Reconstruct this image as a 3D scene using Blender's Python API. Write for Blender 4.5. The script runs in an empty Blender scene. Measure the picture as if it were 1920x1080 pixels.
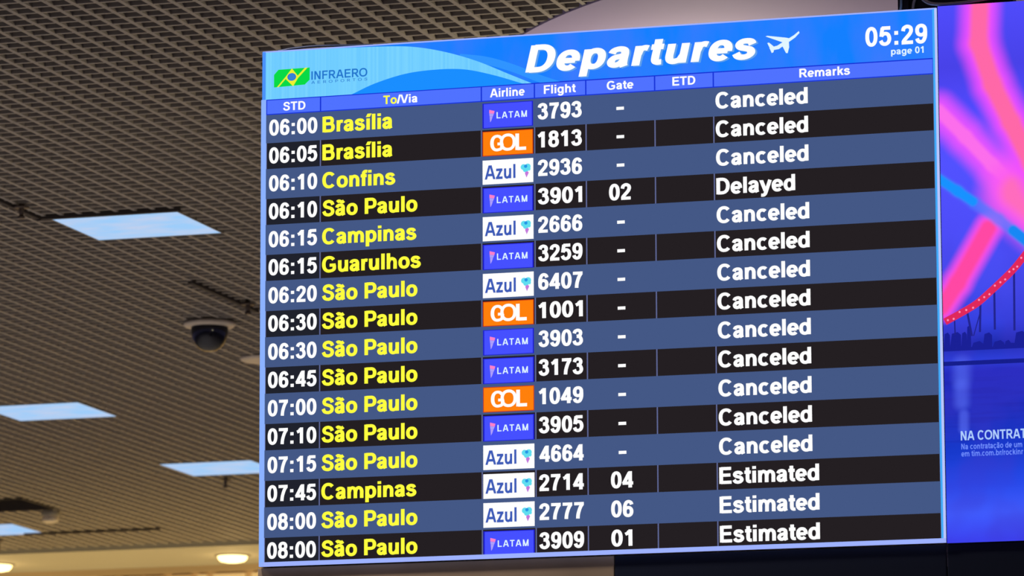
import bpy, bmesh, math, random
from mathutils import Vector, Matrix

random.seed(7)
SC = bpy.context.scene
COL = SC.collection

# ------------------------------------------------------------------ camera, world, lights, exposure
EYE = 1.7                                   # camera height above the hall floor
cam_data = bpy.data.cameras.new('camera')
cam_data.sensor_width = 36.0
cam_data.lens = 9238.4 / 1920 * 36.0        # long telephoto lens of a news camera
cam_data.clip_start = 0.5
cam_data.clip_end = 200
cam = bpy.data.objects.new('camera', cam_data)
COL.objects.link(cam)
_p, _r = math.radians(9.5244), math.radians(-0.1858)
_f = Vector((0, math.cos(_p), math.sin(_p))); _u = Vector((0, -math.sin(_p), math.cos(_p))); _x = Vector((1, 0, 0))
_cr = math.cos(_r) * _x + math.sin(_r) * _u
_cu = math.cos(_r) * _u - math.sin(_r) * _x
cam.matrix_world = Matrix.Translation((0, 0, EYE)) @ Matrix((_cr, _cu, -_f)).transposed().to_4x4()
cam_data.dof.use_dof = True
cam_data.dof.focus_distance = 14.6
cam_data.dof.aperture_fstop = 10.0
SC.camera = cam

world = bpy.data.worlds.new('hall_ambience')
SC.world = world
world.use_nodes = True
_nt = world.node_tree
_bg = _nt.nodes['Background']
_bg.inputs['Color'].default_value = (0.52, 0.50, 1.0, 1)
_bg.inputs['Strength'].default_value = 0.20

SC.view_settings.view_transform = 'Standard'
SC.view_settings.look = 'None'
SC.view_settings.gamma = 1.0
SC.view_settings.exposure = 0.0
SC.view_settings.use_curve_mapping = False

CEIL = EYE + 3.8818                          # underside of the open-cell ceiling
# the ceiling frame: a runs across the hall, b runs away from the camera; origin at the near light panel
ORG = Vector((-2.0368, 21.2334, CEIL)); YAW = math.radians(-17.2614)
AX = Vector((math.cos(YAW), math.sin(YAW), 0)); BX = Vector((-math.sin(YAW), math.cos(YAW), 0))
def ab(a, b, z=0.0):
    return ORG + AX * a + BX * b + Vector((0, 0, z))

def lamp(name, kind, loc, power, color, rot=None, **kw):
    d = bpy.data.lights.new(name, kind)
    d.energy = power; d.color = color
    for k, v in kw.items():
        setattr(d, k, v)
    o = bpy.data.objects.new(name, d)
    o.location = loc
    if rot: o.rotation_euler = rot
    COL.objects.link(o)
    return o

# unseen spot lamps added to light the floor, standing in for square ceiling panels (a row every 2.6 m)
for ra in (-7.7, -5.1, -2.6, 0.0, 2.6):
    for rb in (-7.7, -2.6, 2.6, 7.7):
        lamp('added_floor_spot', 'SPOT', ab(ra + .3, rb + .3, -0.06), 185, (1.0, 0.88, 0.62) if rb > 5 else (0.98, 0.94, 0.94) if rb > 0 else (0.98, 0.94, 1.0), (0, 0, 0), spot_size=math.radians(150), spot_blend=0.6, shadow_soft_size=0.2)
# unseen warm area lamps below the frame, added to brighten far ceiling and wall
for i, a in enumerate((-7.5, -5.0, -2.0, 1.5)):
    lamp('added_far_uplight', 'AREA', ab(a, 11.2, -3.6), 66, (1.0, 0.74, 0.30), (math.radians(145), 0, YAW),
         shape='RECTANGLE', size=2.4, size_y=0.8)
# unseen point lamp, assumed behind the screens, added to brighten bulkhead and nearby louvres
lamp('assumed_louvre_light', 'POINT', ab(3.6, -2.2, -0.5), 40, (1.0, 0.86, 0.58), shadow_soft_size=0.05)
# unseen purple area lamp behind the screens, added to tint bulkhead and louvres
lamp('added_purple_light', 'AREA', (0.9, 14.6, EYE + 2.3), 60, (0.80, 0.60, 1.0), (math.radians(90), 0, math.radians(164)),
     shape='RECTANGLE', size=2.6, size_y=1.4)

# ------------------------------------------------------------------ materials
def lin(c):
    c = c / 255.0
    return c / 12.92 if c <= 0.04045 else ((c + 0.055) / 1.055) ** 2.4
def rgb(r, g, b):
    return (lin(r), lin(g), lin(b), 1.0)

def paint(name, col, rough=0.6, metal=0.0, spec=0.5, noise=0.0, nscale=20.0):
    m = bpy.data.materials.new(name); m.use_nodes = True
    nt = m.node_tree; b = nt.nodes['Principled BSDF']
    b.inputs['Base Color'].default_value = (*col[:3], 1)
    b.inputs['Roughness'].default_value = rough
    b.inputs['Metallic'].default_value = metal
    b.inputs['Specular IOR Level'].default_value = spec
    if noise:
        tc = nt.nodes.new('ShaderNodeTexCoord'); n = nt.nodes.new('ShaderNodeTexNoise')
        n.inputs['Scale'].default_value = nscale
        mx = nt.nodes.new('ShaderNodeMix'); mx.data_type = 'RGBA'
        mx.inputs[6].default_value = (*[c * (1 - noise) for c in col[:3]], 1)
        mx.inputs[7].default_value = (*[min(1, c * (1 + noise)) for c in col[:3]], 1)
        nt.links.new(tc.outputs['Object'], n.inputs['Vector'])
        nt.links.new(n.outputs['Fac'], mx.inputs[0]); nt.links.new(mx.outputs[2], b.inputs['Base Color'])
    return m

def glow(name, r, g, b, strength=1.0, vary=None, vscale=(6, 6, 6)):
    m = bpy.data.materials.new(name); m.use_nodes = True
    nt = m.node_tree; nt.nodes.clear()
    out = nt.nodes.new('ShaderNodeOutputMaterial'); e = nt.nodes.new('ShaderNodeEmission')
    e.inputs['Color'].default_value = rgb(r, g, b); e.inputs['Strength'].default_value = strength
    nt.links.new(e.outputs[0], out.inputs[0])
    if vary:
        tc = nt.nodes.new('ShaderNodeTexCoord'); mp = nt.nodes.new('ShaderNodeMapping')
        mp.inputs['Scale'].default_value = vscale
        n = nt.nodes.new('ShaderNodeTexNoise'); n.inputs['Scale'].default_value = 1.0
        n.inputs['Detail'].default_value = 3.0
        rp = nt.nodes.new('ShaderNodeValToRGB')
        rp.color_ramp.elements[0].position = 0.35; rp.color_ramp.elements[0].color = rgb(r, g, b)
        rp.color_ramp.elements[1].position = 0.72; rp.color_ramp.elements[1].color = rgb(*vary)
        nt.links.new(tc.outputs['Object'], mp.inputs[0]); nt.links.new(mp.outputs[0], n.inputs['Vector'])
        nt.links.new(n.outputs['Fac'], rp.inputs[0]); nt.links.new(rp.outputs[0], e.inputs['Color'])
    return m

M = {}
M['slat'] = paint('olive_grey_slat', (0.31, 0.275, 0.235), 0.6)
M['plenum'] = paint('dark_plenum', (0.035, 0.03, 0.03), 0.9)
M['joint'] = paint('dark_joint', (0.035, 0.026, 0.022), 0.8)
M['plaster'] = paint('pale_plaster', (0.35, 0.29, 0.50), 0.85, noise=0.03, nscale=3)
M['soffit'] = paint('cream_plaster', (0.33, 0.31, 0.255), 0.8, noise=0.03, nscale=2)
M['floor'] = paint('polished_floor', (0.52, 0.49, 0.48), 0.25, noise=0.1, nscale=0.6)
M['black'] = paint('black_steel', (0.012, 0.012, 0.014), 0.45)
M['brown_reflection'] = paint('painted_reflection_acrylic', (0.58, 0.40, 0.23), 0.16, spec=0.6, noise=0.35, nscale=4)  # brown and mottling put warm reflections into the dark panel's base colour
M['gloss_black'] = paint('glossy_black_acrylic', (0.03, 0.034, 0.052), 0.12, spec=0.25)
M['steel'] = paint('brushed_steel', (0.55, 0.55, 0.55), 0.35, metal=0.9)
M['cable'] = paint('grey_cable', (0.30, 0.33, 0.40), 0.45)
M['teal_cable'] = paint('pale_teal_cable', (0.35, 0.50, 0.52), 0.4)
M['dark_cable'] = paint('blue_black_cable', (0.02, 0.03, 0.07), 0.35)
M['beige'] = paint('beige_plastic', (0.62, 0.53, 0.42), 0.5)
M['smoke_dome'] = paint('smoked_dome', (0.010, 0.010, 0.016), 0.10, spec=0.5)
M['brass'] = paint('dull_brass', (0.08, 0.055, 0.04), 0.5, metal=0.3)
M['frame'] = paint('grey_lamp_frame', (0.30, 0.27, 0.22), 0.6)
M['inner'] = paint('grey_brown_board', (0.16, 0.14, 0.11), 0.8)
M['panel'] = glow('lit_blue_white_diffuser', 158, 205, 250, 1.0, (196, 208, 236), (5, 9, 5))
M['opal'] = glow('lit_warm_opal', 255, 214, 140, 5.0)

E_ = {}
E_['white'] = glow('screen_white', 255, 255, 255)
E_['soft_white'] = glow('screen_soft_white', 225, 246, 255)
E_['yellow'] = glow('screen_yellow', 255, 255, 62)
E_['header'] = glow('screen_header_blue', 20, 128, 255, 1.0, (62, 122, 255), (9, 1, 3))
E_['sky'] = glow('screen_sky_blue', 108, 202, 255, 1.0, (124, 213, 255), (140, 1, .4))
E_['swirl'] = glow('screen_swirl_blue', 48, 148, 255)
E_['deep'] = glow('screen_swoosh_blue', 26, 142, 255)
E_['bar'] = glow('screen_column_bar', 80, 114, 255)
E_['bar_line'] = glow('screen_bar_line', 22, 52, 215)
E_['grey_row'] = glow('screen_grey_row', 68, 88, 134)
E_['dark_row'] = glow('screen_dark_row', 36, 31, 34)
E_['time_dark'] = glow('screen_dark_time_cell', 32, 34, 44)
E_['line'] = glow('screen_cell_line', 96, 104, 150)
E_['border_l'] = glow('screen_left_border', 140, 178, 255)
E_['border_b'] = glow('screen_bottom_border', 158, 178, 255)
E_['border_r'] = glow('screen_right_border', 186, 198, 252)
E_['cyan'] = glow('screen_cyan_border', 66, 170, 250)
E_['edge'] = glow('screen_header_edge', 74, 146, 250)
E_['latam'] = glow('logo_indigo', 70, 80, 255)
E_['latam_edge'] = glow('logo_indigo_edge', 28, 32, 205)
E_['orange'] = glow('logo_orange', 255, 128, 12)
E_['orange_edge'] = glow('logo_red_orange_edge', 196, 52, 20)
E_['navy'] = glow('logo_navy', 62, 92, 184)
E_['pink'] = glow('logo_pink', 255, 130, 200)
E_['lilac'] = glow('logo_lilac', 176, 160, 250)
E_['aqua'] = glow('logo_aqua', 96, 222, 240)
E_['azure'] = glow('logo_azure', 36, 150, 230)
E_['violet'] = glow('logo_violet', 196, 120, 220)
E_['green'] = glow('logo_green', 10, 218, 70)
E_['logo_yellow'] = glow('logo_yellow', 240, 240, 50)
E_['globe'] = glow('logo_globe_blue', 56, 130, 214)
E_['infra'] = glow('logo_letter_blue', 34, 116, 205)
E_['shade'] = glow('title_shadow', 96, 160, 235)
E_['ad_text'] = glow('advert_pale_blue', 176, 206, 255)
E_['ad_small'] = glow('advert_small_blue', 112, 142, 255)
E_['city'] = glow('advert_city', 26, 32, 150)
E_['shore'] = glow('advert_shore', 22, 30, 140)
E_['hanger'] = glow('advert_hanger', 34, 36, 140)
E_['bridge'] = glow('advert_red_cable', 224, 40, 92)
E_['bead'] = glow('advert_cable_lamp', 255, 150, 190)

# ------------------------------------------------------------------ object helpers
def link(name, bm, mats, parent=None, smooth=False):
    me = bpy.data.meshes.new(name)
    bm.to_mesh(me); bm.free()
    for m in (mats if isinstance(mats, (list, tuple)) else [mats]):
        me.materials.append(m)
    if smooth:
        for p in me.polygons: p.use_smooth = True
    o = bpy.data.objects.new(name, me)
    COL.objects.link(o)
    if parent: o.parent = parent
    return o

def thing(name, label, cat, loc=(0, 0, 0), rz=0.0, group=None):
    o = bpy.data.objects.new(name, None)
    o.empty_display_size = 0.1
    o.location = loc; o.rotation_euler = (0, 0, rz)
    COL.objects.link(o)
    return tag(o, label, cat, group)

def tag(o, label=None, cat=None, group=None, kind=None):
    if label: o['label'] = label
    if cat: o['category'] = cat
    if group: o['group'] = group
    if kind: o['kind'] = kind
    return o

def copy_tree(o, parent=None):
    c = o.copy(); COL.objects.link(c)
    if parent: c.parent = parent
    for ch in list(o.children): copy_tree(ch, c)
    return c

def box(bm, x0, x1, y0, y1, z0, z1, mi=0, bevel=0.0):
    vs = [bm.verts.new((x, y, z)) for z in (z0, z1) for y in (y0, y1) for x in (x0, x1)]
    fs = []
    for q in ((0, 2, 3, 1), (4, 5, 7, 6), (0, 1, 5, 4), (2, 6, 7, 3), (0, 4, 6, 2), (1, 3, 7, 5)):
        f = bm.faces.new([vs[i] for i in q]); f.material_index = mi; fs.append(f)
    if bevel:
        es = list({e for f in fs for e in f.edges})
        bmesh.ops.bevel(bm, geom=es, offset=bevel, segments=2, affect='EDGES', profile=0.6)
    return fs

def lathe(bm, prof, n=40, mi=0, cx=0, cy=0):
    rings = []
    for r, z in prof:
        if r < 1e-6: rings.append([bm.verts.new((cx, cy, z))])
        else: rings.append([bm.verts.new((cx + r * math.cos(2 * math.pi * i / n), cy + r * math.sin(2 * math.pi * i / n), z)) for i in range(n)])
    for A, B in zip(rings, rings[1:]):
        for i in range(n):
            j = (i + 1) % n
            if len(A) == 1 and len(B) > 1: f = bm.faces.new((A[0], B[j], B[i]))
            elif len(B) == 1 and len(A) > 1: f = bm.faces.new((A[i], A[j], B[0]))
            elif len(A) > 1: f = bm.faces.new((A[i], A[j], B[j], B[i]))
            else: continue
            f.material_index = mi

def catmull(pts, n=6):
    P = [Vector((*p, 0)) if len(p) == 2 else Vector(p) for p in pts]
    out = []
    for i in range(len(P) - 1):
        p0 = P[i - 1] if i else P[0] * 2 - P[1]
        p3 = P[i + 2] if i + 2 < len(P) else P[-1] * 2 - P[-2]
        for k in range(n):
            t = k / n
            out.append(0.5 * ((2 * P[i]) + (P[i + 1] - p0) * t + (2 * p0 - 5 * P[i] + 4 * P[i + 1] - p3) * t * t
                              + (3 * P[i] - p0 - 3 * P[i + 1] + p3) * t ** 3))
    out.append(P[-1])
    return out

def tube(bm, pts, r, n=10, mi=0):
    P = catmull(pts, 6) if len(pts) > 2 else [Vector(p) for p in pts]
    rings = []
    for i, p in enumerate(P):
        t = (P[min(i + 1, len(P) - 1)] - P[max(i - 1, 0)]).normalized()
        ref = Vector((0, 0, 1)) if abs(t.z) < 0.9 else Vector((1, 0, 0))
        a = t.cross(ref).normalized(); b = t.cross(a)
        rings.append([bm.verts.new(p + (a * math.cos(2 * math.pi * k / n) + b * math.sin(2 * math.pi * k / n)) * r) for k in range(n)])
    for A, B in zip(rings, rings[1:]):
        for k in range(n):
            f = bm.faces.new((A[k], A[(k + 1) % n], B[(k + 1) % n], B[k])); f.material_index = mi
    for R in (rings[0], rings[-1]):
        f = bm.faces.new(R); f.material_index = mi

# flat pieces of a screen picture: x = across the screen, z = up, d = how far in front of the screen face
def flat(bm, pts, d, mi=0):
    f = bm.faces.new([bm.verts.new((p[0], -d, p[1])) for p in pts]); f.material_index = mi
def rect(bm, x0, x1, z0, z1, d, mi=0):
    flat(bm, ((x0, z0), (x1, z0), (x1, z1), (x0, z1)), d, mi)
def disc(bm, cx, cz, rx, rz, d, mi=0, n=24):
    flat(bm, [(cx + rx * math.cos(2 * math.pi * i / n), cz + rz * math.sin(2 * math.pi * i / n)) for i in range(n)], d, mi)

# ------------------------------------------------------------------ lettering: every character is drawn with pen strokes
def El(cx, cy, rx, ry, a0=0, a1=360, n=None, p=2.25):
    n = n or max(6, int(abs(a1 - a0) / 9))
    out = []
    for i in range(n + 1):
        t = math.radians(a0 + (a1 - a0) * i / n); c, s = math.cos(t), math.sin(t)
        out.append((cx + rx * math.copysign(abs(c) ** (2 / p), c), cy + ry * math.copysign(abs(s) ** (2 / p), s)))
    return ('C' if abs(a1 - a0) == 360 else 'S', out)
def Sm(*p): return ('S', [(v.x, v.y) for v in catmull(p, 5)])
def Ln(*p): return ('S', list(p))
def V(x, y0, y1): return ('S', [(x, y0), (x, y1)])
def H(x0, x1, y): return ('S', [(x0, y), (x1, y)])
def D(x0, y0, x1, y1): return ('D', [(x0, y0), (x1, y1)])
def Bow(x0, xr, yb, yt, rx=None):
    r = (yt - yb) / 2; rx = rx or r; xm = xr - rx; c = (yt + yb) / 2
    arc = El(xm, c, rx, r, 90, -90)[1]
    return ('S', [(x0, yt)] + arc + [(x0, yb)])
def turned(strokes, cx, cy):
    return [(k, [(2 * cx - x, 2 * cy - y) for x, y in p]) for k, p in strokes]

LO = (0.3625, 0.2925)
_six = [El(.39, .315, .225, .245), Sm((.625, .74), (.57, .865), (.43, .93), (.28, .88), (.185, .7), (.16, .5), (.165, .31))]
_a = [Sm((.13, .5), (.19, .61), (.36, .658), (.52, .615), (.575, .49), (.575, .3), (.585, .1), (.625, 0)),
      Sm((.57, .42), (.4, .375), (.24, .335), (.155, .22), (.2, .105), (.33, .07), (.47, .125), (.565, .25))]
_arch = lambda x0, x1: Sm((x0, .42), (x0 + .06, .57), ((x0 + x1) / 2 + .0, .656), (x1 - .06, .585), (x1, .44), (x1, .22), (x1, 0))
_C = [El(.51, .5, .36, .43, 40, 320)]
_Aa = [D(.115, 0, .465, 1), D(.895, 0, .545, 1), H(.26, .76, .31)]
G = {
 '0': (.777, [El(.388, .5, .235, .43)]),
 '1': (.777, [V(.45, 0, 1), Sm((.13, .715), (.27, .775), (.38, .9))]),
 '2': (.777, [Sm((.15, .69), (.2, .85), (.38, .93), (.56, .86), (.6, .7), (.52, .53), (.34, .34), (.2, .19), (.17, .083)), H(.06, .7, .083)]),
 '3': (.777, [Sm((.14, .74), (.2, .87), (.37, .93), (.53, .87), (.57, .735), (.5, .6), (.31, .555)), Sm((.31, .55), (.52, .505), (.615, .305), (.55, .14), (.38, .07), (.2, .125), (.125, .28))]),
 '4': (.777, [V(.54, 0, 1), H(.03, .74, .275), D(.52, .96, .12, .28)]),
 '5': (.777, [H(.2, .68, .915), Sm((.245, .95), (.2, .72), (.165, .47)), Sm((.17, .5), (.26, .59), (.4, .625), (.55, .56), (.62, .35), (.55, .15), (.38, .07), (.21, .12), (.13, .265))]),
 '6': (.777, _six), '9': (.777, turned(_six, .388, .5)),
 '7': (.777, [H(.06, .71, .915), Sm((.62, .9), (.48, .7), (.37, .42), (.32, .2), (.305, 0))]),
 '8': (.777, [El(.388, .745, .205, .19), El(.388, .305, .235, .235)]),
 ':': (.465, [V(.23, 0, .2), V(.23, .525, .725)]), '-': (.465, [H(.06, .41, .33)]),
 '.': (.388, [V(.194, 0, .2)]), '/': (.388, [D(.06, -.02, .33, 1.02)]), ' ': (.388, []),
 'A': (1.008, _Aa),
 'B': (1.008, [V(.2, 0, 1), Bow(.2, .76, .53, .917), Bow(.2, .82, .083, .53)]),
 'C': (1.008, _C),
 'D': (1.008, [V(.2, 0, 1), Bow(.2, .84, .083, .917, .40)]),
 'E': (.93, [V(.2, 0, 1), H(.2, .86, .917), H(.2, .81, .52), H(.2, .88, .083)]),
 'F': (.853, [V(.2, 0, 1), H(.2, .82, .917), H(.2, .74, .5)]),
 'G': (1.086, [El(.53, .5, .38, .43, 38, 292), Sm((.69, .085), (.81, .135), (.885, .22), (.885, .44)), H(.56, .985, .44)]),
 'I': (.388, [V(.195, 0, 1)]),
 'L': (.853, [V(.2, 0, 1), H(.2, .80, .083)]),
 'M': (1.163, [V(.2, 0, 1), V(.965, 0, 1), D(.2, 1, .56, 0), D(.965, 1, .605, 0)]),
 'N': (1.008, [V(.2, 0, 1), V(.81, 0, 1), D(.22, 1, .79, 0)]),
 'O': (1.086, [El(.543, .5, .425, .43)]),
 'P': (.93, [V(.2, 0, 1), Bow(.2, .79, .42, .917)]),
 'R': (1.008, [V(.2, 0, 1), Bow(.2, .80, .47, .917), D(.52, .47, .88, 0)]),
 'S': (.93, [Sm((.78, .7), (.71, .85), (.58, .915), (.46, .93), (.29, .88), (.21, .75), (.27, .61), (.46, .54), (.67, .465), (.765, .32), (.72, .16), (.58, .085), (.45, .07), (.25, .125), (.14, .31))]),
 'T': (.853, [V(.426, 0, 1), H(.03, .82, .917)]),
 'V': (.93, [D(.1, 1, .43, 0), D(.83, 1, .5, 0)]),
 'a': (.777, _a), 'ã': (.777, _a + [Sm((.16, .85), (.26, .92), (.4, .88), (.52, .845), (.63, .915))]),
 'b': (.853, [V(.19, 0, 1), El(.455, LO[0], .25, LO[1])]),
 'c': (.777, [El(.415, LO[0], .265, LO[1], 45, 315)]),
 'ç': (.777, [El(.415, LO[0], .265, LO[1], 45, 315), V(.42, -.2, .05)]),
 'd': (.853, [El(.4, LO[0], .25, LO[1]), V(.665, 0, 1)]),
 'e': (.777, [El(.395, LO[0], .255, LO[1], -6, 318), H(.15, .64, .35)]),
 'f': (.465, [Sm((.225, 0), (.225, .4), (.225, .76), (.265, .89), (.36, .93), (.48, .915)), H(.02, .44, .65)]),
 'g': (.853, [El(.4, LO[0], .25, LO[1]), Sm((.665, .72), (.665, .3), (.66, -.03), (.58, -.17), (.41, -.215), (.25, -.185), (.16, -.08))]),
 'h': (.853, [V(.19, 0, 1), _arch(.2, .655)]),
 'i': (.388, [V(.194, 0, .725), V(.194, .83, 1)]),
 'í': (.388, [V(.194, 0, .725), D(.17, .81, .30, 1.03)]),
 'k': (.777, [V(.19, 0, 1), D(.26, .28, .62, .725), D(.4, .46, .66, 0)]),
 'l': (.388, [V(.194, 0, 1)]),
 'm': (1.242, [V(.185, 0, .725), _arch(.195, .62), _arch(.63, 1.06)]),
 'n': (.853, [V(.19, 0, .725), _arch(.2, .655)]),
 'o': (.853, [El(.427, LO[0], .27, LO[1])]),
 'p': (.853, [V(.19, -.28, .72), El(.455, LO[0], .25, LO[1])]),
 'r': (.543, [V(.19, 0, .725), Sm((.2, .4), (.25, .57), (.37, .645), (.51, .625))]),
 's': (.777, [Sm((.61, .52), (.53, .63), (.37, .66), (.23, .63), (.165, .53), (.24, .43), (.4, .385), (.56, .33), (.62, .205), (.53, .1), (.37, .065), (.21, .1), (.115, .22))]),
 't': (.465, [Sm((.225, .93), (.225, .6), (.225, .24), (.26, .12), (.35, .08), (.46, .09)), H(.02, .44, .65)]),
 'u': (.853, [V(.655, 0, .725), Sm((.19, .725), (.19, .45), (.19, .25), (.24, .12), (.37, .07), (.55, .13), (.645, .3))]),
 'y': (.777, [D(.1, .725, .385, .03), Sm((.685, .725), (.55, .36), (.42, .02), (.35, -.13), (.25, -.2), (.09, -.195))]),
 'z': (.698, [H(.06, .64, .65), H(.04, .66, .075), D(.53, .65, .17, .08)]),
}
G['Ã'] = (1.008, _Aa + [Sm((.3, 1.13), (.42, 1.2), (.55, 1.14), (.7, 1.2))])
G['Ç'] = (1.008, _C + [V(.52, -.25, .05)])

def stroke_quads(kind, pts, wx, wy):
    if kind == 'D':                              # diagonal with level ends
        (x0, y0), (x1, y1) = pts
        L = math.hypot(x1 - x0, y1 - y0); h = wx * 0.5 * min(1.7, L / max(abs(y1 - y0), 1e-6)) * 0.98
        return [((x0 - h, y0), (x0 + h, y0), (x1 + h, y1), (x1 - h, y1))]
    n = len(pts); side = []
    closed = kind == 'C'
    if closed: pts = pts[:-1]; n -= 1
    for i in range(n):
        a = pts[i - 1] if (i or closed) else pts[i]
        b = pts[(i + 1) % n] if (i < n - 1 or closed) else pts[i]
        tx, ty = b[0] - a[0], b[1] - a[1]; L = math.hypot(tx, ty) or 1
        nx, ny = -ty / L, tx / L
        side.append(((pts[i][0] + nx * wx / 2, pts[i][1] + ny * wy / 2), (pts[i][0] - nx * wx / 2, pts[i][1] - ny * wy / 2)))
    qs = []
    for i in range(n if closed else n - 1):
        A, B = side[i], side[(i + 1) % n]
        qs.append((A[1], B[1], B[0], A[0]))
    return qs

def write(bm, s, x0, z0, cap, d, mi=0, x1=None, sx=None, wx=.205, wy=.168, shear=0.0, anchor='l', track=0.0):
    """letters with their ink starting at x0 on baseline z0; x1 fits the ink to a width, sx is a fixed horizontal scale"""
    quads = []; pen = 0.0
    for ch in s:
        adv, strokes = G[ch]
        for k, p in strokes:
            for q in stroke_quads(k, p, wx, wy):
                quads.append([(x + pen + shear * y, y) for x, y in q])
        pen += adv + track
    lo = min(x for q in quads for x, _ in q); hi = max(x for q in quads for x, _ in q)
    k = (x1 - x0) / (hi - lo) if x1 is not None else cap * (sx or 1.0)
    off = {'l': 0.0, 'c': -(hi - lo) * k / 2, 'r': -(hi - lo) * k}[anchor]
    for q in quads:
        flat(bm, [(x0 + off + (x - lo) * k, z0 + y * cap) for x, y in q], d, mi)

# ------------------------------------------------------------------ setting: floor, ceiling, soffit, far wall, bulkhead
bm = bmesh.new(); box(bm, -30, 30, -25, 45, -0.2, 0)
tag(link('floor', bm, M['floor']), 'pale polished hall floor', kind='structure')

bm = bmesh.new(); box(bm, -30, 30, -25, 45, CEIL + 0.45, CEIL + 0.6)
ceil = tag(link('ceiling', bm, M['plenum']), 'dark void above the open-cell ceiling', kind='structure')

CELL = 0.6 / 7
_pos = [Vector((-2.0368, 21.2334, 0)), Vector((-2.9666, 27.0616, 0)), Vector((-2.1434, 29.5213, 0)), Vector((-3.8946, 32.7045, 0))]
PAN = []
for p in _pos:
    dlt = p - Vector((ORG.x, ORG.y, 0)); PAN.append((dlt.dot(AX), dlt.dot(BX)))
HATCH = (-4.60, -3.98, 9.15, 9.74)                  # open ceiling hatch
HOLES = [(a - 0.004, a + 0.604, b - 0.004, b + 0.604) for a, b in PAN] + [HATCH]

def cuts(lo, hi, spans):
    out = [(lo, hi)]
    for s0, s1 in spans:
        nxt = []
        for a, b in out:
            if s1 <= a or s0 >= b: nxt.append((a, b)); continue
            if s0 > a: nxt.append((a, s0))
            if s1 < b: nxt.append((s1, b))
        out = nxt
    return out

bm = bmesh.new()
A0, A1, B0, B1 = -9.0, 6.0, -9.4, 11.83
SW, SH = 0.0175, 0.05
rot = Matrix.Rotation(YAW, 4, 'Z')
def abbox(bm, a0, a1, b0, b1, z0, z1, mi=0):
    vs = [bm.verts.new(ab(a, b, z)) for z in (z0, z1) for b in (b0, b1) for a in (a0, a1)]
    for q in ((0, 2, 3, 1), (4, 5, 7, 6), (0, 1, 5, 4), (2, 6, 7, 3), (0, 4, 6, 2), (1, 3, 7, 5)):
        bm.faces.new([vs[i] for i in q]).material_index = mi
i0, i1 = math.ceil(A0 / CELL), math.floor(A1 / CELL)
for i in range(i0, i1 + 1):
    a = i * CELL
    sp = [(h[2], h[3]) for h in HOLES if h[0] < a < h[1]]
    for s, e in cuts(B0, B1, sp):
        abbox(bm, a - SW / 2, a + SW / 2, s, e, 0.0, SH)
j0, j1 = math.ceil(B0 / CELL), math.floor(B1 / CELL)
for j in range(j0, j1 + 1):
    b = j * CELL
    sp = [(h[0], h[1]) for h in HOLES if h[2] < b < h[3]]
    for s, e in cuts(A0, A1, sp):
        abbox(bm, s, e, b - SW * 0.42, b + SW * 0.42, 0.0008, SH - 0.001)
grid = link('cell_grid', bm, M['slat'], ceil)
grid['label'] = 'olive grey open square-cell louvre ceiling'

# round plaster bulkhead dropping below the louvres behind the screens
bm = bmesh.new()
RC, RR = (5.26, -1.28), 2.72
n = 128
lo = [ab(RC[0] + RR * math.cos(2 * math.pi * i / n), RC[1] + RR * math.sin(2 * math.pi * i / n), -0.004) for i in range(n)]
vl = [bm.verts.new(p) for p in lo]; vh = [bm.verts.new(p + Vector((0, 0, 0.06))) for p in lo]
bm.faces.new(list(reversed(vl))); bm.faces.new(vh)
for i in range(n):
    bm.faces.new((vl[i], vl[(i + 1) % n], vh[(i + 1) % n], vh[i]))
tag(link('trim_1', bm, M['plaster']), 'round pale mauve plaster bulkhead above the departures screen', kind='structure')

# cream soffit and far wall with upright panelling
bm = bmesh.new(); abbox(bm, -14, 8, 11.83, 13.05, -0.03, 0.1)
tag(link('trim_2', bm, M['soffit']), 'cream plaster soffit band along the far wall', kind='structure')
bm = bmesh.new()
wallm = [paint('far_wall_ochre', (0.74, 0.56, 0.34), 0.6), paint('far_wall_pale', (0.88, 0.74, 0.52), 0.6), paint('far_wall_brown', (0.42, 0.31, 0.18), 0.6)]
abbox(bm, -14, 8, 12.99, 13.2, -CEIL, -0.03, 0)
abbox(bm, -14, 8, 12.93, 12.99, -0.075, -0.03, 2)
a = -13.9
while a < 7.8:
    w = random.choice((0.07, 0.16, 0.24, 0.3)); mi = random.choice((0, 1, 0, 2, 1))
    abbox(bm, a, a + w, 12.955, 12.99, -CEIL + 0.1, -0.09, mi)
    a += w + random.choice((0.02, 0.05))
tag(link('wall_back', bm, wallm), 'far wall of upright warm ochre panels', kind='structure')

# dark joints between ceiling modules
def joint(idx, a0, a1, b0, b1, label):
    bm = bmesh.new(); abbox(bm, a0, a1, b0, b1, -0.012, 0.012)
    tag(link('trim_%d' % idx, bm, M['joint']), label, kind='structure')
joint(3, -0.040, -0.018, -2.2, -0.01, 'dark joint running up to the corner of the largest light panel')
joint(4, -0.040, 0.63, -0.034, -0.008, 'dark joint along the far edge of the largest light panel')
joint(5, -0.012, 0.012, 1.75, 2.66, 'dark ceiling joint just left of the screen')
joint(6, -4.72, -3.75, 10.93, 10.975, 'dark ceiling joint near the far soffit')

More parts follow.
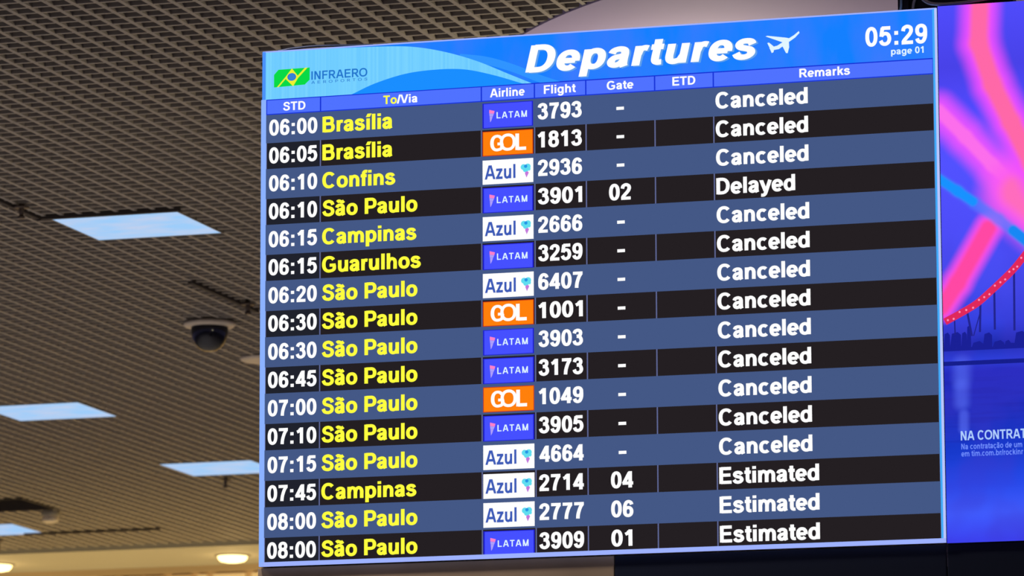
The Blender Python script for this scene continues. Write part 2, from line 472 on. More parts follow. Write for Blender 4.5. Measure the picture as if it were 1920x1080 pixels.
# ------------------------------------------------------------------ ceiling fittings
LAMPS = ['largest blue-white square ceiling panel, nearest the camera',
         'blue-white ceiling panel cut by the left edge, second from the top',
         'blue-white ceiling panel partly hidden by the left side of the departures screen',
         'smallest blue-white ceiling panel at far left, just before the cream soffit']
first = None
for (a, b), lab in zip(PAN, LAMPS):
    if first is None:
        t = first = thing('ceiling_light', lab, 'ceiling light', ab(a, b), YAW, 'square light panels in the louvre ceiling')
        bm = bmesh.new(); box(bm, 0.006, 0.594, 0.006, 0.594, 0.0, 0.003)
        link('diffuser', bm, M['panel'], t)
        bm = bmesh.new()
        for q in ((0, .6, 0, .006), (0, .6, .594, .6), (0, .006, .006, .594), (.594, .6, .006, .594)):
            box(bm, *q, -0.002, 0.05)
        box(bm, 0.006, 0.594, 0.006, 0.594, 0.004, 0.05)
        link('frame', bm, M['frame'], t)
    else:
        t = copy_tree(first); t.location = ab(a, b); t['label'] = lab

def downlight(a, b, label):
    t = thing('downlight', label, 'downlight', ab(a, b, -0.03), YAW, 'warm downlights under the cream soffit')
    bm = bmesh.new(); lathe(bm, [(0, -0.052), (0.05, -0.05), (0.085, -0.042), (0.1, -0.026), (0.104, -0.012), (0.104, -0.001), (0, -0.001)])
    link('opal_lens', bm, M['opal'], t, True)
    bm = bmesh.new(); lathe(bm, [(0.104, -0.010), (0.122, -0.008), (0.126, 0.0), (0.104, 0.0)])
    link('rim', bm, M['soffit'], t, True)
    lamp('downlight_glow', 'POINT', ab(a, b, -0.16), 1.5, (1.0, 0.68, 0.30), shadow_soft_size=0.06)
downlight(-3.761, 12.383, 'glowing warm downlight in the soffit beside the screen edge')
downlight(-5.535, 12.383, 'glowing warm downlight at the far left edge of the soffit')
lamp('downlight_glow', 'POINT', ab(-1.95, 12.383, -0.16), 1.5, (1.0, 0.68, 0.30), shadow_soft_size=0.06)  # unseen lamp assumed behind the screens, continuing the downlight row

# dome camera
t = thing('dome_camera', 'black dome security camera with a beige ring left of the screen', 'security camera', ab(-0.341, 2.91), YAW)
bm = bmesh.new(); lathe(bm, [(0, 0.0), (0.105, 0.0), (0.128, -0.008), (0.13, -0.018), (0.12, -0.027), (0.082, -0.03), (0, -0.03)])
link('mounting_ring', bm, M['beige'], t, True)
bm = bmesh.new(); lathe(bm, [(0.092, -0.027), (0.092, -0.055), (0.086, -0.085), (0.074, -0.112), (0.055, -0.134), (0.03, -0.147), (0, -0.151)])
o = link('smoked_dome', bm, M['smoke_dome'], t, True); o['label'] = 'smoked black dome'

t = thing('ceiling_speaker', 'flat beige round ceiling speaker half hidden by the screen edge', 'speaker', ab(-0.49, 4.14), YAW)
bm = bmesh.new(); lathe(bm, [(0, -0.012), (0.1, -0.014), (0.13, -0.012), (0.14, -0.004), (0.14, 0.0), (0, 0.0)])
link('rim', bm, M['beige'], t, True)
bm = bmesh.new(); lathe(bm, [(0, -0.018), (0.06, -0.0175), (0.1, -0.014)])
link('grille', bm, M['beige'], t, True)

def sprinkler(a, b, label, drop=0.05):
    t = thing('sprinkler', label, 'sprinkler', ab(a, b), YAW, 'fire sprinklers hanging from the louvre ceiling')
    bm = bmesh.new(); lathe(bm, [(0, 0.03), (0.012, 0.03), (0.012, -drop * .5), (0.009, -drop), (0, -drop)], 16)
    link('pipe', bm, M['brass'], t, True)
    bm = bmesh.new(); lathe(bm, [(0.012, -0.006), (0.034, -0.010), (0.034, -0.016), (0.012, -0.018)], 20)
    link('escutcheon', bm, M['brass'], t, True)
    bm = bmesh.new(); lathe(bm, [(0, -drop - .012), (0.014, -drop - .012), (0.016, -drop - .004), (0.010, -drop), (0, -drop)], 16)
    link('deflector', bm, M['brass'], t, True)
sprinkler(0.02, -0.33, 'fire sprinkler by the corner of the largest light panel')
sprinkler(0.05, 2.40, 'dark fire sprinkler touching the left edge of the screen in view')
sprinkler(-2.40, 8.62, 'fire sprinkler below the light panel that the screen partly hides')
sprinkler(-5.02, 11.2, 'fire sprinkler hanging above the far left downlight', 0.075)

# open hatch with its frame, and the detector beside it
t = thing('ceiling_hatch', 'open dark access hatch in the louvre ceiling at far left', 'access hatch', ab(0, 0), YAW)
h0, h1, h2, h3 = HATCH
bm = bmesh.new()
for q in ((h0, h1, h2 - .0, h2 + .014), (h0, h1, h3 - .014, h3), (h0, h0 + .014, h2 + .014, h3 - .014), (h1 - .014, h1, h2 + .014, h3 - .014)):
    box(bm, *q, -0.006, 0.17)
link('frame', bm, M['joint'], t)
bm = bmesh.new()
box(bm, h0 + .02, h1 - .02, h2 + .02, h3 - .02, 0.12, 0.16)
link('inner_panel', bm, M['inner'], t)
t = thing('smoke_detector', 'small round grey-brown smoke detector beside the open hatch', 'smoke detector', ab(-4.08, 9.86), YAW)
bm = bmesh.new(); lathe(bm, [(0, 0.01), (0.062, 0.01), (0.064, -0.03), (0.058, -0.034), (0, -0.034)])
link('base', bm, M['frame'], t, True)
bm = bmesh.new(); lathe(bm, [(0.052, -0.034), (0.056, -0.05), (0.05, -0.068), (0.03, -0.076), (0, -0.078)])
link('sensor_cap', bm, M['beige'], t, True)

# ------------------------------------------------------------------ the two big screens
SYAW = math.radians(-16.0302)
SORG = Vector((-0.72494, 14.10494, EYE + 1.56024))
def on_screen(u, d, v):                              # a point given along, behind and above the screen's lower left corner
    return SORG + Matrix.Rotation(SYAW, 3, 'Z') @ Vector((u, d, v))

board = thing('departures_board', 'large lit departures screen listing sixteen flights', 'departures board', SORG, SYAW)
HT = 1.5085
bm = bmesh.new(); box(bm, -0.004, 2.0012, 0.004, 0.11, -0.004, HT + 0.0005)
for z in (0.3, 0.75, 1.2):
    box(bm, 0.15, 1.85, 0.11, 0.15, z - .03, z + .03)
link('cabinet', bm, M['black'], board)['label'] = 'black casing behind the lit face'
bm = bmesh.new()
rect(bm, 0.0, 2.0, 0.0, HT, -0.002)
link('screen_face', bm, E_['line'], board)
# border
bm = bmesh.new()
box(bm, -0.005, 0.0095, -0.0035, 0.006, -0.004, 1.365, 0)
box(bm, -0.002, 0.0075, -0.0035, 0.006, 1.365, HT, 4)
box(bm, -0.005, 2.0005, -0.0035, 0.006, -0.004, 0.008, 1)
box(bm, 1.9945, 2.0005, -0.0035, 0.006, 0.008, HT, 2)
box(bm, 1.9885, 1.9945, -0.0035, 0.006, 0.008, HT, 3)
box(bm, 0.0, 2.0005, -0.0035, 0.006, HT - 0.0028, HT + 0.0008, 1)
link('border', bm, [E_['border_l'], E_['border_b'], E_['border_r'], E_['cyan'], E_['edge']], board)['label'] = 'pale blue glowing border'

# header picture
bm = bmesh.new(); rect(bm, 0.0, 2.0, 1.3655, HT, 0.0005)
head = link('header_panel', bm, E_['header'], board); head['label'] = 'bright blue title band with light swooshes'
bm = bmesh.new()
up = [(v.x, v.y) for v in catmull([(0.2, 1.5062), (0.386, 1.5012), (0.475, 1.4923), (0.5655, 1.4708), (0.6555, 1.439), (0.7436, 1.3983), (0.815, 1.3655)], 6)]
low = [(v.x, v.y) for v in catmull([(0.272, 1.3656), (0.3406, 1.3932), (0.4314, 1.4161), (0.5203, 1.4232), (0.6105, 1.4191), (0.6987, 1.3971), (0.79, 1.3656)], 6)]
top = [(0.0, 1.5062)] + up
bot = [(0.0, 1.3655)] + low
N = 60
def at(curve, x):
    for (x0, y0), (x1, y1) in zip(curve, curve[1:]):
        if x0 <= x <= x1: return y0 + (y1 - y0) * (x - x0) / max(x1 - x0, 1e-9)
    return curve[-1][1]
xs = [0.815 * i / N for i in range(N + 1)]
for x0, x1 in zip(xs, xs[1:]):
    if at(top, x0) - at(bot, x0) < 0: continue
    flat(bm, ((x0, at(bot, x0)), (x1, at(bot, x1)), (x1, max(at(top, x1), at(bot, x1))), (x0, at(top, x0))), 0.001)
link('swoosh', bm, E_['sky'], head)['label'] = 'pale sky blue swoosh behind the airport logo'
bm = bmesh.new()
for x0, x1 in zip(xs, xs[1:]):
    if x1 < 0.275 or x0 > 0.788: continue
    flat(bm, ((x0, 1.3655), (x1, 1.3655), (x1, max(1.3656, at(bot, x1))), (x0, max(1.3656, at(bot, x0)))), 0.0011)
link('swoosh', bm, E_['deep'], head)['label'] = 'mid blue hump below the pale swoosh'
bm = bmesh.new()
sw1 = [(v.x, v.y) for v in catmull([(0.6, 1.4655), (0.68, 1.452), (0.76, 1.425), (0.84, 1.389), (0.9, 1.3656)], 6)]
for (x0, y0), (x1, y1) in zip(sw1, sw1[1:]):
    flat(bm, ((x0, max(1.3656, y0 - .024)), (x1, max(1.3656, y1 - .024)), (x1, y1), (x0, y0)), 0.0008)
link('swoosh', bm, E_['swirl'], head)['label'] = 'thin light blue swirl beside the pale swoosh'
# airport logo: green cut-corner flag with a yellow ribbon and blue disc
bm = bmesh.new(); d = 0.0016
flat(bm, [(0.0335, 1.4005), (0.128, 1.4035), (0.1432, 1.417), (0.1432, 1.4535), (0.047, 1.4525), (0.0335, 1.438)], d, 0)
for q in (((.0425, 1.4005), (.048, 1.4005), (.0765, 1.4315), (.0705, 1.4315)),
          ((.1285, 1.4535), (.1365, 1.4535), (.1075, 1.4245), (.1005, 1.4255))):
    flat(bm, q, d + .0003, 1)
flat(bm, [(.0885, 1.454), (.1095, 1.4275), (.0925, 1.4005), (.0665, 1.4265)], d + .0004, 1)
disc(bm, .0882, 1.4285, .0135, .0115, d + .0008, 3); disc(bm, .0882, 1.4285, .0108, .0096, d + .0012, 2)
link('airport_logo', bm, [E_['green'], E_['logo_yellow'], E_['globe'], E_['infra']], head)['label'] = 'green and yellow flag emblem with a blue disc'
bm = bmesh.new()
write(bm, 'INFRAERO', .1481, 1.4163, .0252, 0.0016, x1=.3194, wx=.19, wy=.16)
write(bm, 'AEROPORTOS', .1484, 1.4042, .0084, 0.0016, x1=.3192, wx=.15, wy=.13, track=.55)
link('logo_lettering', bm, E_['infra'], head)['label'] = 'blue lettering INFRAERO AEROPORTOS'
bm = bmesh.new()
write(bm, 'Departures', .8015, 1.3945, .0787, 0.0012, 1, x1=1.4855, wx=.27, wy=.2, shear=.21, track=.04)
write(bm, 'Departures', .7965, 1.3975, .0787, 0.0018, 0, x1=1.4800, wx=.27, wy=.2, shear=.21, track=.04)
link('title_lettering', bm, [E_['white'], E_['shade']], head)['label'] = 'slanted white lettering Departures'
# aeroplane symbol
bm = bmesh.new(); d = 0.0016
flat(bm, [(1.517, 1.425), (1.540, 1.4295), (1.590, 1.4575), (1.6035, 1.468), (1.6055, 1.4625), (1.592, 1.4495), (1.545, 1.4195), (1.521, 1.4165)], d)
flat(bm, [(1.5065, 1.4585), (1.512, 1.4600), (1.567, 1.4510), (1.579, 1.4475), (1.560, 1.4365)], d + .0002)
flat(bm, [(1.553, 1.432), (1.574, 1.4430), (1.575, 1.4230), (1.5705, 1.4060), (1.5655, 1.4065)], d + .0003)
flat(bm, [(1.5115, 1.4390), (1.5165, 1.4400), (1.5300, 1.4280), (1.5220, 1.4220), (1.5170, 1.4270)], d + .0004)
flat(bm, [(1.5200, 1.4190), (1.5320, 1.4215), (1.5290, 1.4110), (1.5240, 1.4090)], d + .0005)
link('aeroplane_symbol', bm, E_['soft_white'], head)['label'] = 'white climbing aeroplane symbol'
bm = bmesh.new(); write(bm, '05:29', 1.7954, 1.4105, .0545, 0.0016, x1=1.973, wx=.215, wy=.19)
link('clock_digits', bm, E_['white'], head)['label'] = 'white clock digits 05:29'
bm = bmesh.new(); write(bm, 'page 01', 1.8686, 1.3825, .0190, 0.0016, x1=1.9619, wx=.2, wy=.17)
link('page_lettering', bm, E_['soft_white'], head)['label'] = 'small pale lettering page 01'

# column bar
XS = [0.0105, 0.1765, 0.6645, 0.8235, 0.9765, 1.1802, 1.3525, 1.9885]
bm = bmesh.new()
rect(bm, 0.0095, 1.9885, 1.3195, 1.3662, 0.0006, 1)
for x0, x1 in zip(XS, XS[1:]):
    rect(bm, x0 + .002, x1 - .002, 1.3225, 1.3628, 0.0010, 0)
barp = link('column_bar', bm, [E_['bar'], E_['bar_line']], board); barp['label'] = 'blue bar of column titles'
TIT = [('STD', .0616, .1304), ('To/Via', .3682, .4718), ('Airline', .6905, .7944), ('Flight', .8518, .9471), ('Gate', 1.039, 1.1178), ('ETD', 1.2326, 1.3), ('Remarks', 1.6033, 1.7497)]
for s, x0, x1 in TIT:
    bm = bmesh.new(); z = 1.3296 + 0.0022 * x0
    write(bm, s, x0, z, .0252, 0.0016, x1=x1, wx=.22, wy=.18)
    o = link('column_title', bm, [E_['white'], E_['yellow']], barp); o['label'] = 'column title ' + s
    if s == 'To/Via':
        for p in o.data.polygons:
            if p.center.x < .3682 + .047: p.material_index = 1

# airline logos, one mesh each
def logo_mesh(kind):
    bm = bmesh.new(); d = 0.0010; w, h = 0.1515, 0.0705
    if kind == 'LATAM':
        rect(bm, 0, w, -.001, h + .002, d, 1); rect(bm, .004, w - .0035, .001, h, d + .0003, 0)
        write(bm, 'LATAM', .0425, .0265, .0188, d + .0007, 2, x1=.1335, wx=.2, wy=.15, track=.14)
        flat(bm, [(.0205, .0530), (.0365, .0490), (.0345, .0410), (.0205, .0430)], d + .0006, 3)
        flat(bm, [(.0205, .0425), (.0345, .0405), (.0310, .0330), (.0215, .0340)], d + .0006, 4)
        flat(bm, [(.0218, .0335), (.0308, .0325), (.0268, .0215), (.0232, .0160)], d + .0007, 4)
        mats = ['latam', 'latam_edge', 'soft_white', 'pink', 'lilac']
    elif kind == 'GOL':
        rect(bm, 0, w, 0, h + .002, d, 1); rect(bm, .002, w - .002, .002, h, d + .0003, 0)
        write(bm, 'G', .0232, .0135, .0470, d + .0006, 2, x1=.0635, wx=.26, wy=.17)
        write(bm, 'O', .0520, .0135, .0490, d + .0007, 2, x1=.1000, wx=.21, wy=.17)
        write(bm, 'L', .0985, .0135, .0480, d + .0006, 2, x1=.1305, wx=.25, wy=.2)
        mats = ['orange', 'orange_edge', 'white']
    else:
        rect(bm, 0, w, 0, h, d, 0)
        write(bm, 'Azul', .0065, .0145, .0410, d + .0006, 1, x1=.0985, wx=.205, wy=.18)
        cx, cz = .1290, .0430
        for (ox, oz, rx, rz, mi) in ((-.0065, .002, .0085, .0085, 2), (.006, .003, .009, .0085, 2), (0, -.006, .0085, .0075, 2), (.0105, -.004, .004, .0055, 2), (.0, .004, .005, .005, 3), (.0035, -.0155, .0055, .0045, 4)):
            disc(bm, cx + ox, cz + oz, rx, rz, d + .0005 + .0001 * mi, mi, 16)
        flat(bm, [(cx - .0025, cz - .0165), (cx + .0085, cz - .0165), (cx + .0025, cz - .0290)], d + .0007, 4)
        mats = ['white', 'navy', 'aqua', 'azure', 'violet']
    me = bpy.data.meshes.new('airline_logo'); bm.to_mesh(me); bm.free()
    for k in mats: me.materials.append(E_[k])
    return me
LOGO = {k: logo_mesh(k) for k in ('LATAM', 'GOL', 'Azul')}

FL = [('06:00', 'Brasília', 'LATAM', '3793', '-', 'Canceled'), ('06:05', 'Brasília', 'GOL', '1813', '-', 'Canceled'),
      ('06:10', 'Confins', 'Azul', '2936', '-', 'Canceled'), ('06:10', 'São Paulo', 'LATAM', '3901', '02', 'Delayed'),
      ('06:15', 'Campinas', 'Azul', '2666', '-', 'Canceled'), ('06:15', 'Guarulhos', 'LATAM', '3259', '-', 'Canceled'),
      ('06:20', 'São Paulo', 'Azul', '6407', '-', 'Canceled'), ('06:30', 'São Paulo', 'GOL', '1001', '-', 'Canceled'),
      ('06:30', 'São Paulo', 'LATAM', '3903', '-', 'Canceled'), ('06:45', 'São Paulo', 'LATAM', '3173', '-', 'Canceled'),
      ('07:00', 'São Paulo', 'GOL', '1049', '-', 'Canceled'), ('07:10', 'São Paulo', 'LATAM', '3905', '-', 'Canceled'),
      ('07:15', 'São Paulo', 'Azul', '4664', '-', 'Canceled'), ('07:45', 'Campinas', 'Azul', '2714', '04', 'Estimated'),
      ('08:00', 'São Paulo', 'Azul', '2777', '06', 'Estimated'), ('08:00', 'São Paulo', 'LATAM', '3909', '01', 'Estimated')]
PITCH = 0.08265
CAP = 0.0462
for i, (tm, to, air, num, gate, rem) in enumerate(FL):
    base = 1.2580 - PITCH * i
    dark = i % 2 == 1
    zt = 1.3195 if i == 0 else (base + .0604 if dark else base + .0665)
    zb = (base - .0166) if dark else (base - .0222)
    zb = max(zb, 0.008)
    bm = bmesh.new()
    if dark:
        for k, (x0, x1) in enumerate(zip(XS, XS[1:])):
            rect(bm, x0 + .0018, x1 - .0018, zb, zt, 0.0005, 1 if k == 0 else 0)
        mats = [E_['dark_row'], E_['time_dark']]
    else:
        rect(bm, 0.0095, 1.9885, zb, zt, 0.0005)
        mats = [E_['grey_row']]
    row = link('flight_row', bm, mats, board)
    row['label'] = ('black' if dark else 'slate blue') + ' row for flight %s to %s at %s' % (num, to, tm)
    d = 0.0014
    bm = bmesh.new(); write(bm, tm, .0193, base, CAP, d, x1=.1672, wx=.235, wy=.19)
    link('time_lettering', bm, E_['white'], row)['label'] = 'white time ' + tm
    bm = bmesh.new(); write(bm, to, .1828, base, CAP, d, sx=.935, wx=.25, wy=.195)
    link('destination_lettering', bm, E_['yellow'], row)['label'] = 'yellow destination ' + to
    o = bpy.data.objects.new('airline_logo', LOGO[air]); COL.objects.link(o); o.parent = row
    o.location = (.6677, 0, base - .0165); o['label'] = 'airline logo tile ' + air
    bm = bmesh.new(); write(bm, num, .8326, base, CAP, d, x1=.9642, wx=.245, wy=.195)
    link('flight_number', bm, E_['white'], row)['label'] = 'white flight number ' + num
    bm = bmesh.new()
    if gate == '-': rect(bm, 1.0668, 1.0893, base + .0135, base + .0225, d)
    else: write(bm, gate, 1.0435, base, CAP, d, x1=1.1085 if gate != '01' else 1.1050, wx=.245, wy=.195)
    link('gate_lettering', bm, E_['white'], row)['label'] = 'white gate ' + ('dash' if gate == '-' else gate)
    bm = bmesh.new(); write(bm, rem, 1.3583, base, CAP * 1.01, d, sx=.94, wx=.25, wy=.195)
    link('remark_lettering', bm, E_['white'], row)['label'] = 'white remark ' + rem

# ---- advertising screen to the right, in the same plane
AW = 1.0
ad = thing('advertising_screen', 'bright purple and blue advertising screen with pink light beams', 'advertising screen', on_screen(2.0035, 0, 0), SYAW)
bm = bmesh.new(); box(bm, 0.0, AW, 0.004, 0.11, -0.006, HT + 0.005)
link('cabinet', bm, M['black'], ad)['label'] = 'black casing behind the lit face'

def ad_material():
    m = bpy.data.materials.new('advert_picture'); m.use_nodes = True
    nt = m.node_tree; nt.nodes.clear(); L = nt.links
    def new(t): return nt.nodes.new(t)
    def put(sock, v):
        if isinstance(v, (int, float)): sock.default_value = v
        else: L.new(v, sock)
    def mth(op, a, b=None, c=None, clamp=False):
        n = new('ShaderNodeMath'); n.operation = op; n.use_clamp = clamp
        put(n.inputs[0], a)
        if b is not None: put(n.inputs[1], b)
        if c is not None: put(n.inputs[2], c)
        return n.outputs[0]
    def mix(f, a, b):
        n = new('ShaderNodeMix'); n.data_type = 'RGBA'
        put(n.inputs[0], f)
        for k, v in ((6, a), (7, b)):
            if isinstance(v, tuple): n.inputs[k].default_value = v
            else: L.new(v, n.inputs[k])
        return n.outputs[2]
    def fall(dst, inner, outer):
        n = new('ShaderNodeMapRange'); n.interpolation_type = 'SMOOTHSTEP'
        L.new(dst, n.inputs[0]); n.inputs[1].default_value = inner; n.inputs[2].default_value = outer
        n.inputs[3].default_value = 1.0; n.inputs[4].default_value = 0.0
        return n.outputs[0]
    tc = new('ShaderNodeTexCoord'); sp = new('ShaderNodeSeparateXYZ'); L.new(tc.outputs['Object'], sp.inputs[0])
    X, Z = sp.outputs[0], sp.outputs[2]
    def seg(a, b):
        dx, dz = b[0] - a[0], b[1] - a[1]; q = dx * dx + dz * dz
        rx = mth('SUBTRACT', X, a[0]); rz = mth('SUBTRACT', Z, a[1])
        t = mth('MULTIPLY_ADD', rx, dx / q, mth('MULTIPLY', rz, dz / q), clamp=True)
        ex = mth('SUBTRACT', rx, mth('MULTIPLY', t, dx)); ez = mth('SUBTRACT', rz, mth('MULTIPLY', t, dz))
        return mth('SQRT', mth('ADD', mth('MULTIPLY', ex, ex), mth('MULTIPLY', ez, ez)))
    def poly(pts):
        d = None
        for a, b in zip(pts, pts[1:]):
            s = seg(a, b); d = s if d is None else mth('SMOOTH_MIN', d, s, 0.015)
        return d
    rp = new('ShaderNodeValToRGB'); L.new(mth('DIVIDE', Z, 1.52), rp.inputs[0])
    stops = [(0.0, (60, 66, 240)), (.05, (64, 92, 255)), (.10, (40, 74, 235)), (.16, (24, 58, 205)), (.24, (24, 44, 185)),
             (.31, (30, 40, 190)), (.33, (44, 64, 220)), (.36, (26, 40, 170)), (.40, (52, 66, 225)), (.47, (70, 76, 240)),
             (.58, (78, 78, 250)), (.70, (82, 82, 255)), (.80, (80, 74, 252)), (.88, (72, 66, 232)), (1.0, (80, 76, 252))]
    cr = rp.color_ramp
    while len(cr.elements) < len(stops): cr.elements.new(0.5)
    for e, (p, c) in zip(cr.elements, stops): e.position = p; e.color = rgb(*c)
    colr = rp.outputs[0]
    # water streaks
    mp = new('ShaderNodeMapping'); mp.inputs['Scale'].default_value = (5, 1, 60); L.new(tc.outputs['Object'], mp.inputs[0])
    nz = new('ShaderNodeTexNoise'); nz.inputs['Scale'].default_value = 1; L.new(mp.outputs[0], nz.inputs['Vector'])
    wat = mth('MULTIPLY', fall(mth('ABSOLUTE', mth('SUBTRACT', Z, .36)), .06, .16), fall(nz.outputs['Fac'], .7, .45))
    colr = mix(mth('MULTIPLY', wat, .35), colr, rgb(18, 28, 150))
    for (x, z, r) in ((.048, .405, .035), (.053, .33, .022), (.05, .47, .04)):
        colr = mix(mth('MULTIPLY', fall(seg((x, z - .02), (x + .001, z + .02)), .004, r), .55), colr, rgb(92, 116, 255))
    # sky mottling
    n2 = new('ShaderNodeTexNoise'); n2.inputs['Scale'].default_value = 6; L.new(tc.outputs['Object'], n2.inputs['Vector'])
    sk = mth('MULTIPLY', fall(Z, 1.0, .6), 1.0)
    sky = mth('MULTIPLY', mth('SUBTRACT', 1.0, sk), fall(n2.outputs['Fac'], .60, .38))
    colr = mix(mth('MULTIPLY', sky, .35), colr, rgb(62, 54, 200))
    def beam(pts, core, halo, wc, wh, ec, colr):
        d = poly(pts)
        colr = mix(mth('MULTIPLY', fall(d, wc * .7, wh), .95), colr, rgb(*halo))
        return mix(fall(d, wc * .45, wc * 1.15), colr, rgb(*core))
    o = lambda *p: [(x - 2.0025, z) for x, z in p]
    colr = beam(o((2.0, 1.215), (2.075, 1.135), (2.15, 1.05), (2.30, .90)), (252, 110, 236), (232, 84, 255), .022, .075, 0, colr)
    colr = beam(o((2.22, .97), (2.32, .88)), (255, 108, 190), (252, 92, 240), .06, .14, 0, colr)
    colr = beam(o((2.125, 1.55), (2.118, 1.40), (2.155, 1.28), (2.205, 1.17), (2.26, 1.05), (2.42, .72)), (255, 104, 168), (240, 80, 255), .032, .078, 0, colr)
    colr = beam(o((2.0, .655), (2.045, .722), (2.135, .872)), (255, 72, 164), (250, 80, 232), .028, .055, 0, colr)
    d = poly(o((1.99, 1.025), (2.05, .982), (2.098, .945), (2.165, .895), (2.25, .822), (2.5, .6)))
    colr = mix(mth('MULTIPLY', fall(d, .006, .024), .75), colr, rgb(70, 120, 255))
    d = poly(o((1.99, 1.025), (2.05, .982), (2.093, .950)))
    colr = mix(fall(d, .007, .018), colr, rgb(24, 146, 255))
    d = poly(o((2.205, .862), (2.26, .814), (2.5, .6)))
    colr = mix(fall(d, .009, .020), colr, rgb(24, 136, 245))
    e = new('ShaderNodeEmission'); L.new(colr, e.inputs[0])
    out = new('ShaderNodeOutputMaterial'); L.new(e.outputs[0], out.inputs[0])
    return m
bm = bmesh.new(); rect(bm, 0.0, AW, -0.006, HT + 0.005, 0.0)
pic = link('picture', bm, ad_material(), ad); pic['label'] = 'night picture of beams over a bridge and water'
o_ = lambda *p: [(x - 2.0025, z) for x, z in p]
cab = [(v.x, v.y) for v in catmull(o_((2.0082, .6135), (2.05, .634), (2.0971, .6597), (2.135, .690), (2.1735, .7236), (2.204, .7522), (2.2348, .7882), (2.30, .87), (2.40, 1.02)), 5)]
bm = bmesh.new()
for q in stroke_quads('S', cab, .020, .020): flat(bm, q, 0.0022, 0)
for k, (x, z) in enumerate(cab):
    if k % 2 == 1: disc(bm, x, z + .005 * ((k % 3) - 1), .0030, .0030, 0.0030, 1, 8)
rail = link('bridge_cable', bm, [E_['bridge'], E_['bead']], pic); rail['label'] = 'red glowing bridge cable dotted with pale lamps'
for x0, z0, x1, z1, w in ((2.035, .616, 2.036, .575, .004), (2.071, .64, 2.083, .57, .006), (2.109, .668, 2.106, .58, .006), (2.109, .64, 2.088, .57, .003), (2.1485, .69, 2.148, .585, .006), (2.205, .745, 2.203, .58, .006), (2.262, .81, 2.26, .58, .006)):
    bm = bmesh.new()
    for q in stroke_quads('D', o_((x0, z0), (x1, z1)), w, w): flat(bm, q, 0.0012)
    link('bridge_hanger', bm, E_['hanger'], pic)
bm = bmesh.new(); x = 0.0; rnd = random.Random(4)
while x < AW:
    w = rnd.uniform(.012, .04); z = rnd.choice((.555, .565, .578, .588, .60)) if x > .05 else .583
    flat(bm, [(x, .535), (x + w, .535), (x + w, z - .008), (x + w * .7, z), (x + w * .2, z - .004)], 0.0008)
    x += w * rnd.choice((.95, 1.0, 1.5))
for k in range(22):
    x = AW * k / 22
    flat(bm, [(x, .53), (x + AW / 22, .53), (x + AW / 22, .536 + .012 * rnd.random()), (x, .536 + .012 * rnd.random())], 0.0007)
link('skyline', bm, E_['city'], pic)['label'] = 'dark blue city skyline'
bm = bmesh.new(); rect(bm, 0, AW, .489, .501, 0.0007)
link('shoreline', bm, E_['shore'], pic)['label'] = 'dark shoreline above the water'
bm = bmesh.new()
write(bm, 'NA CONTRATAÇÃO', .0440, .2785, .0262, 0.0016, 0, sx=.77, wx=.2, wy=.17)
write(bm, 'Na contratação de um', .0450, .2535, .0160, 0.0016, 1, sx=.74, wx=.19, wy=.16)
write(bm, 'em tim.com.br/rockinr', .0450, .2335, .0160, 0.0016, 1, sx=.74, wx=.19, wy=.16)
link('caption_lettering', bm, [E_['ad_text'], E_['ad_small']], pic)['label'] = 'pale blue caption NA CONTRATAÇÃO with two small lines'

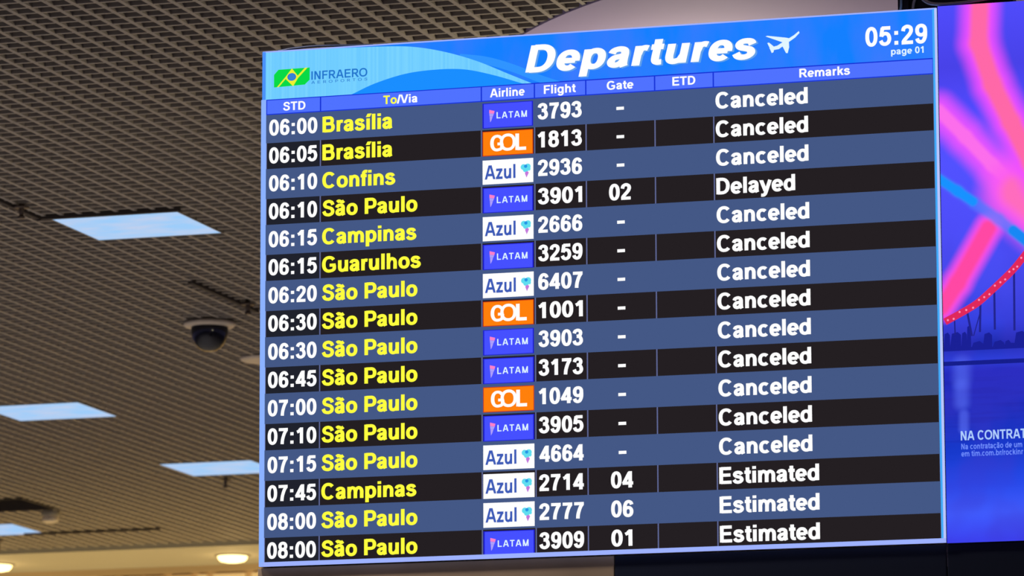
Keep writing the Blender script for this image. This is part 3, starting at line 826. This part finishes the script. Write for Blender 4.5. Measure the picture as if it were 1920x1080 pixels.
# ---- glossy panels that carry the screens
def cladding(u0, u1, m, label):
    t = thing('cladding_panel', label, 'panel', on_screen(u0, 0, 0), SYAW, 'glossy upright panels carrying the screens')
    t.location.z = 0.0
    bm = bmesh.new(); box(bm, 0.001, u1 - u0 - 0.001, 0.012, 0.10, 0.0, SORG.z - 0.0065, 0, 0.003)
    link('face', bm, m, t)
    bm = bmesh.new(); box(bm, 0.02, u1 - u0 - 0.02, 0.1005, 0.14, 0.0, SORG.z - 0.03)
    link('backing', bm, M['black'], t)
cladding(-0.0146, 1.0487, M['brown_reflection'], 'glossy dark panel with warm reflections painted brown under the left half of the departures screen')
cladding(1.0487, 2.0, M['gloss_black'], 'glossy black panel under the right half of the departures screen')
cladding(2.0, 3.0025, M['gloss_black'], 'glossy black panel under the advertising screen')

# ---- cables and hanging bracket on top of the screens
bm = bmesh.new()
tube(bm, [(0.035, .02, HT + .004), (0.06, .02, HT + .0075), (0.0838, .02, HT + .010), (0.1412, .02, HT + .0125), (0.19, .02, HT + .0115), (0.256, .02, HT + .008), (0.33, .02, HT + .0045)], 0.0036)
t = link('signal_cable', bm, M['dark_cable'], smooth=True); t.location = SORG; t.rotation_euler = (0, 0, SYAW)
tag(t, 'dark blue cable lying along the top left edge of the departures screen', 'cable')

t = thing('hanging_bracket', 'black steel hanging bracket above the joint of the two screens', 'bracket', on_screen(1.886, 0, HT + 0.0055), SYAW)
top_z = CEIL - 0.03 - (SORG.z + HT + 0.0055)
bm = bmesh.new(); box(bm, 0.0, 0.030, 0.02, 0.07, 0, top_z); link('post', bm, M['black'], t)
bm = bmesh.new(); box(bm, 0.020, 0.325, 0.04, 0.10, 0.001, 0.09, 0, 0.004); link('beam', bm, M['black'], t)
bm = bmesh.new(); box(bm, 0.285, 0.315, 0.05, 0.09, 0.09, top_z); link('post', bm, M['black'], t)
bm = bmesh.new()
tube(bm, [(0.058, .03, 0.16), (0.066, .025, .05), (0.085, .02, .017), (0.13, .02, .008), (0.20, .02, .010), (0.27, .02, .018), (0.32, .03, .03)], 0.0065)
o = link('conduit', bm, M['steel'], t, True); o['label'] = 'curved grey metal conduit'
bm = bmesh.new()
tube(bm, [(0.008, .016, 0.0), (0.011, .014, .03), (0.012, .014, .2)], 0.0035)
o = link('thin_cable', bm, M['teal_cable'], t, True); o['label'] = 'pale teal cable'
bm = bmesh.new()
tube(bm, [(0.041, .03, 0.004), (0.043, .03, .018), (0.05, .03, .05), (0.05, .035, .15)], 0.0042)
o = link('thin_cable', bm, M['beige'], t, True); o['label'] = 'beige cable'
